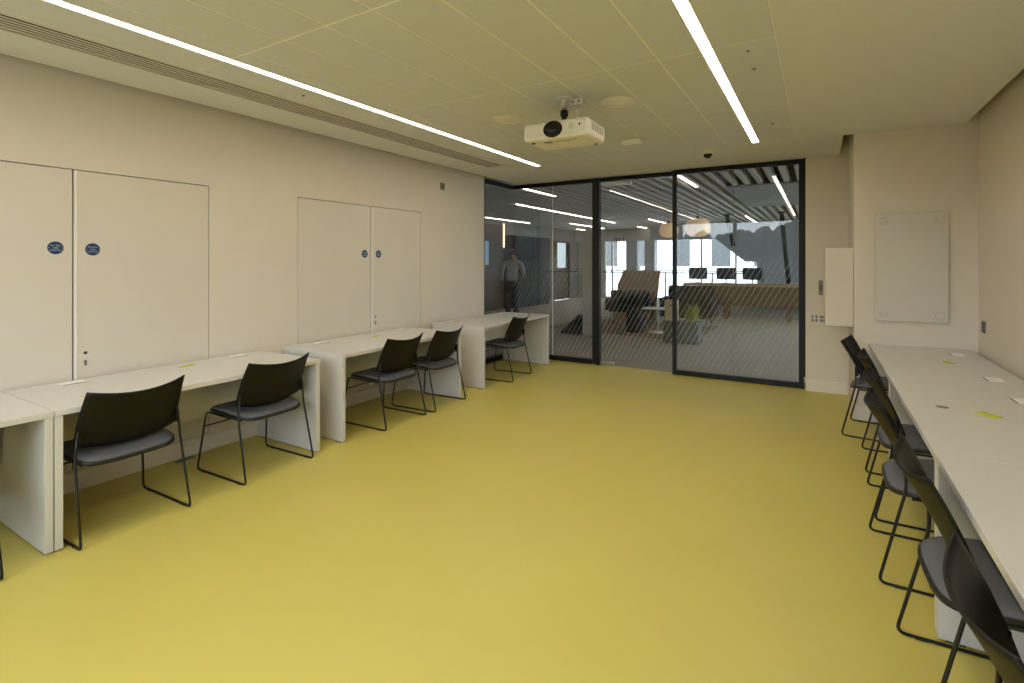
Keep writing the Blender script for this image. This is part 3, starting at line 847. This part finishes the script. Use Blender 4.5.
t = thing('sofa', 'black sofa beyond the planter in the hall', 'sofa', (-2.75, 12.98, 0))
m = MB(); m.box(-.55, .55, -.35, .35, .14, .44, bev=.05, seg=3); m.build('seat', M['charcoal'], t)
m = MB(); m.box(-.55, .55, .22, .40, .40, .90, bev=.06, seg=3); m.build('backrest', M['charcoal'], t)
for s in (-1, 1):
    m = MB(); m.box(s*.55 - .07, s*.55 + .07, -.35, .38, .16, .62, bev=.04, seg=3); m.build('armrest', M['charcoal'], t)
    for y in (-.28, .28): MB().lathe([(.02, 0), (.02, .15)], 10, (s * .48, y, 0)).build('leg', M['rod'], t)
t = thing('wedge_seat', 'black wedge shaped floor seat beside the pillar', 'seat', (-4.40, 9.70, 0))
MB().prism([(-.24, .02), (.23, .02), (.23, .42), (.16, .40)], 0, .5, 'y').build('cushion', M['charcoal'], t)
bx(-.22, .21, .03, .47, 0, .02).build('base', M['rod'], t)

# ------------------------------------------------------------------ man walking away beyond the left glass
def skin_mesh(name, nodes, edges, material, parent, root=0, sub=2):
    me = bpy.data.meshes.new(name); me.from_pydata([n_[0] for n_ in nodes], edges, [])
    o = bpy.data.objects.new(name + '_src', me); C.objects.link(o)
    o.modifiers.new('skin', 'SKIN').use_smooth_shade = True
    for i, n_ in enumerate(nodes):
        r = n_[1]; sv = me.skin_vertices[0].data[i]
        sv.radius = (r, r) if isinstance(r, (int, float)) else r
        sv.use_root = (i == root)
    sm = o.modifiers.new('sub', 'SUBSURF'); sm.levels = sub; sm.render_levels = sub
    dg = bpy.context.evaluated_depsgraph_get(); dg.update()
    out = bpy.data.meshes.new_from_object(o.evaluated_get(dg))
    bpy.data.objects.remove(o)
    for p in out.polygons: p.use_smooth = True
    out.materials.clear(); out.materials.append(material)
    r = bpy.data.objects.new(name, out); C.objects.link(r)
    r.parent = parent
    return r
man = thing('person', 'man in a grey shirt and dark trousers walking away beyond the left glass', 'person', (-6.55, 10.95, 0), .42)
N_ = [((0, 0, 1.02), (.115, .085)), ((0, 0, 1.16), (.115, .09)), ((0, .01, 1.34), (.145, .105)), ((0, .0, 1.49), (.11, .085)), ((0, .0, 1.57), (.058, .058)),
      ((0, .02, 1.65), (.072, .085)), ((0, .025, 1.75), (.078, .098)), ((0, .02, 1.83), (.05, .06)),           # head 5..7
      ((-.19, 0, 1.475), .062), ((-.26, -.03, 1.22), .046), ((-.27, .06, .97), .034), ((-.27, .08, .90), (.022, .036)),     # left arm 8..11
      ((.19, 0, 1.475), .062), ((.285, -.06, 1.22), .046), ((.20, .13, 1.08), .034), ((.17, .19, 1.07), (.022, .036)),     # right arm bent 12..15
      ((-.085, 0, .90), .066), ((-.11, .03, .52), .062), ((-.11, -.02, .10), .042), ((-.11, .11, .04), (.040, .032)),       # left leg 16..19
      ((.085, 0, .90), .066), ((.10, .01, .52), .062), ((.10, -.06, .10), .042), ((.10, .07, .04), (.040, .032))]           # right leg
E_ = [(0,1),(1,2),(2,3),(3,4),(4,5),(5,6),(6,7),(3,8),(8,9),(9,10),(10,11),(3,12),(12,13),(13,14),(14,15),(0,16),(16,17),(17,18),(18,19),(0,20),(20,21),(21,22),(22,23)]
# fingers: four and a thumb on each hand
def fingers(base, d, side):
    d = Vector(d).normalized(); s = Vector(side).normalized(); up = d.cross(s)
    p = Vector(N_[base][0])
    for k, ln in enumerate((.070, .080, .075, .058)):
        a = p + s * (.024 - .016 * k) + d * .03; i = len(N_)
        N_.append((tuple(a), .009)); N_.append((tuple(a + d * ln * .6 + up * .012), .0085)); N_.append((tuple(a + d * ln + up * .032), .007))
        E_.extend([(base, i), (i, i+1), (i+1, i+2)])
    i = len(N_)
    a = p + s * .034 - d * .01
    N_.append((tuple(a), .010)); N_.append((tuple(a + s * .022 + d * .035), .009)); E_.extend([(base, i), (i, i+1)])
fingers(11, (0, .15, -1), (0, 1, 0)); fingers(15, (-.5, 1, 0), (0, 0, 1))
for p_, r_ in (((0, .125, 1.735), .014), ((-.092, .02, 1.735), .016), ((.092, .02, 1.735), .016), ((0, .085, 1.665), .03)):   # nose, ears, chin
    N_.append((p_, r_)); E_.append((6 if p_[2] > 1.7 else 5, len(N_) - 1))
skin_mesh('body', N_, E_, M['skin'], man, 0, 2)
S_ = [((0, 0, .985), (.172, .135)), ((0, 0, 1.16), (.160, .125)), ((0, .005, 1.34), (.178, .128)), ((0, 0, 1.48), (.125, .10)), ((0, 0, 1.545), (.07, .068)),
      ((-.20, 0, 1.47), .078), ((-.265, -.03, 1.22), .062), ((-.272, .05, 1.0), .048), ((.20, 0, 1.47), .078), ((.29, -.06, 1.22), .062), ((.215, .11, 1.09), .048)]
skin_mesh('shirt', S_, [(0,1),(1,2),(2,3),(3,4),(3,5),(5,6),(6,7),(3,8),(8,9),(9,10)], M['shirt'], man, 0, 2)
P_ = [((0, 0, 1.05), (.158, .122)), ((0, 0, .93), (.15, .125)), ((-.10, 0, .86), .105), ((-.11, .03, .52), .082), ((-.11, -.015, .08), .066), ((.10, 0, .86), .105), ((.10, .01, .52), .082), ((.10, -.055, .08), .066)]
skin_mesh('trousers', P_, [(0,1),(1,2),(2,3),(3,4),(1,5),(5,6),(6,7)], M['trouser'], man, 0, 2)
H_ = [((0, -.028, 1.655), (.078, .062)), ((0, -.006, 1.74), (.098, .098)), ((0, .004, 1.80), (.094, .106))]
skin_mesh('hair', H_, [(0,1),(1,2)], M['hair'], man, 0, 2)
for s in (-1, 1):
    x = s * .105; y = .04 if s < 0 else -.005
    m = MB(); m.box(x - .05, x + .05, y - .10, y + .17, .001, .075, bev=.03, seg=3); m.build('shoe', M['rod'], man)

# ------------------------------------------------------------------ outside: white building beyond the hall, street behind the camera
t = thing('building', 'white rendered building with grey windows seen beyond the hall', 'building', (-1, 26.5, 0))
bx(-16, 16, 0, 4, -4, 7).build('wall', M['facade'], t)
for k in range(9):
    x = -4.95 + (k - 4) * 1.88
    f = bx(x - .43, x + .43, -.04, .05, 1.25, 2.6).build('window', M['facwin'], t)
    bx(x - .50, x + .50, -.10, -.041, 1.17, 1.25).build('window_sill', M['facade'], f)
bx(-60, 60, YEND + .3, 70, -4.1, -4).build('ground', M['earth'], kind='structure')
bx(-80, 80, -90, YB - .3, -4.1, -4).build('ground_street', M['earth'], kind='structure')
m = MB(); rnd = random.Random(11)
for k in range(84):
    x = -48 + k * 1.15 + rnd.uniform(-.5, .5); y = -40 + rnd.uniform(-2, 2); r = rnd.uniform(1.2, 2.0)
    zt = 4.35 + rnd.uniform(-.5, .5)
    rr = bmesh.ops.create_icosphere(m.bm, subdivisions=3, radius=1)
    for v in rr['verts']:
        nv = mnoise.noise(v.co * 2.3 + Vector((k, 0, 0))) * .35
        v.co = Vector((x, y, zt - r * 1.6)) + Vector((v.co.x * r, v.co.y * r, v.co.z * r * 1.6)) * (1 + nv)
    rr = bmesh.ops.create_cube(m.bm, size=1)
    for v in rr['verts']: v.co = Vector((x + v.co.x * 2, y + 1 + v.co.y * 2, -4 + (v.co.z + .5) * 6.2))
m.build('treeline', M['tree'], kind='stuff')
tag(bpy.data.objects['treeline'], 'row of dull green trees outside the windows, mirrored in the glass', 'trees')

# ------------------------------------------------------------------ world, portals, camera
w = bpy.data.worlds.new('overcast'); bpy.context.scene.world = w; w.use_nodes = True
nt = w.node_tree; nt.nodes.clear()
tc = nt.nodes.new('ShaderNodeTexCoord'); sp = nt.nodes.new('ShaderNodeSeparateXYZ')
rp = nt.nodes.new('ShaderNodeValToRGB'); bg = nt.nodes.new('ShaderNodeBackground'); ou = nt.nodes.new('ShaderNodeOutputWorld')
nt.links.new(tc.outputs['Generated'], sp.inputs[0]); nt.links.new(sp.outputs['Z'], rp.inputs[0])
rp.color_ramp.elements[0].position = 0; rp.color_ramp.elements[0].color = (.84, .92, 1, 1)
rp.color_ramp.elements[1].position = .8; rp.color_ramp.elements[1].color = (.74, .86, 1, 1)
nt.links.new(rp.outputs[0], bg.inputs[0]); bg.inputs[1].default_value = 5.0
nt.links.new(bg.outputs[0], ou.inputs[0])

def portal(name, loc, rot, sx, sy):
    l = bpy.data.lights.new(name, 'AREA'); l.shape = 'RECTANGLE'; l.size = sx; l.size_y = sy
    l.cycles.is_portal = True
    o = bpy.data.objects.new(name, l); C.objects.link(o); o.location = loc; o.rotation_euler = rot
portal('window_daylight', ((WX[0] + WX[1]) / 2, YB - .17, (WZ[0] + WZ[1]) / 2), (PI/2, 0, 0), WX[1] - WX[0], WZ[1] - WZ[0])
portal('added_window_daylight', (HX1 + .12, 13.0, 1.55), (0, PI/2, 0), 2.1, 9.6)  # portal for the added side glazing
portal('hall_daylight', (-1.5, YEND + .2, 1.27), (-PI/2, 0, 0), 12.2, 2.4)

cam = bpy.data.cameras.new('camera'); co = bpy.data.objects.new('camera', cam); C.objects.link(co)
cam.sensor_width = 36; cam.lens = 512.74 * 36 / 1024
cam.shift_y = (261.58 - 341.5) / 1024
cam.clip_start = .02
co.location = (0, 0, 1.5); co.rotation_euler = (PI/2, 0, .53957)
sc = bpy.context.scene; sc.camera = co
sc.view_settings.view_transform = 'Standard'; sc.view_settings.look = 'None'
sc.view_settings.exposure = .85; sc.view_settings.gamma = 1; sc.view_settings.use_curve_mapping = False
sc.cycles.max_bounces = 12; sc.cycles.diffuse_bounces = 6; sc.cycles.glossy_bounces = 6; sc.cycles.transparent_max_bounces = 24
sc.cycles.sample_clamp_indirect = 6
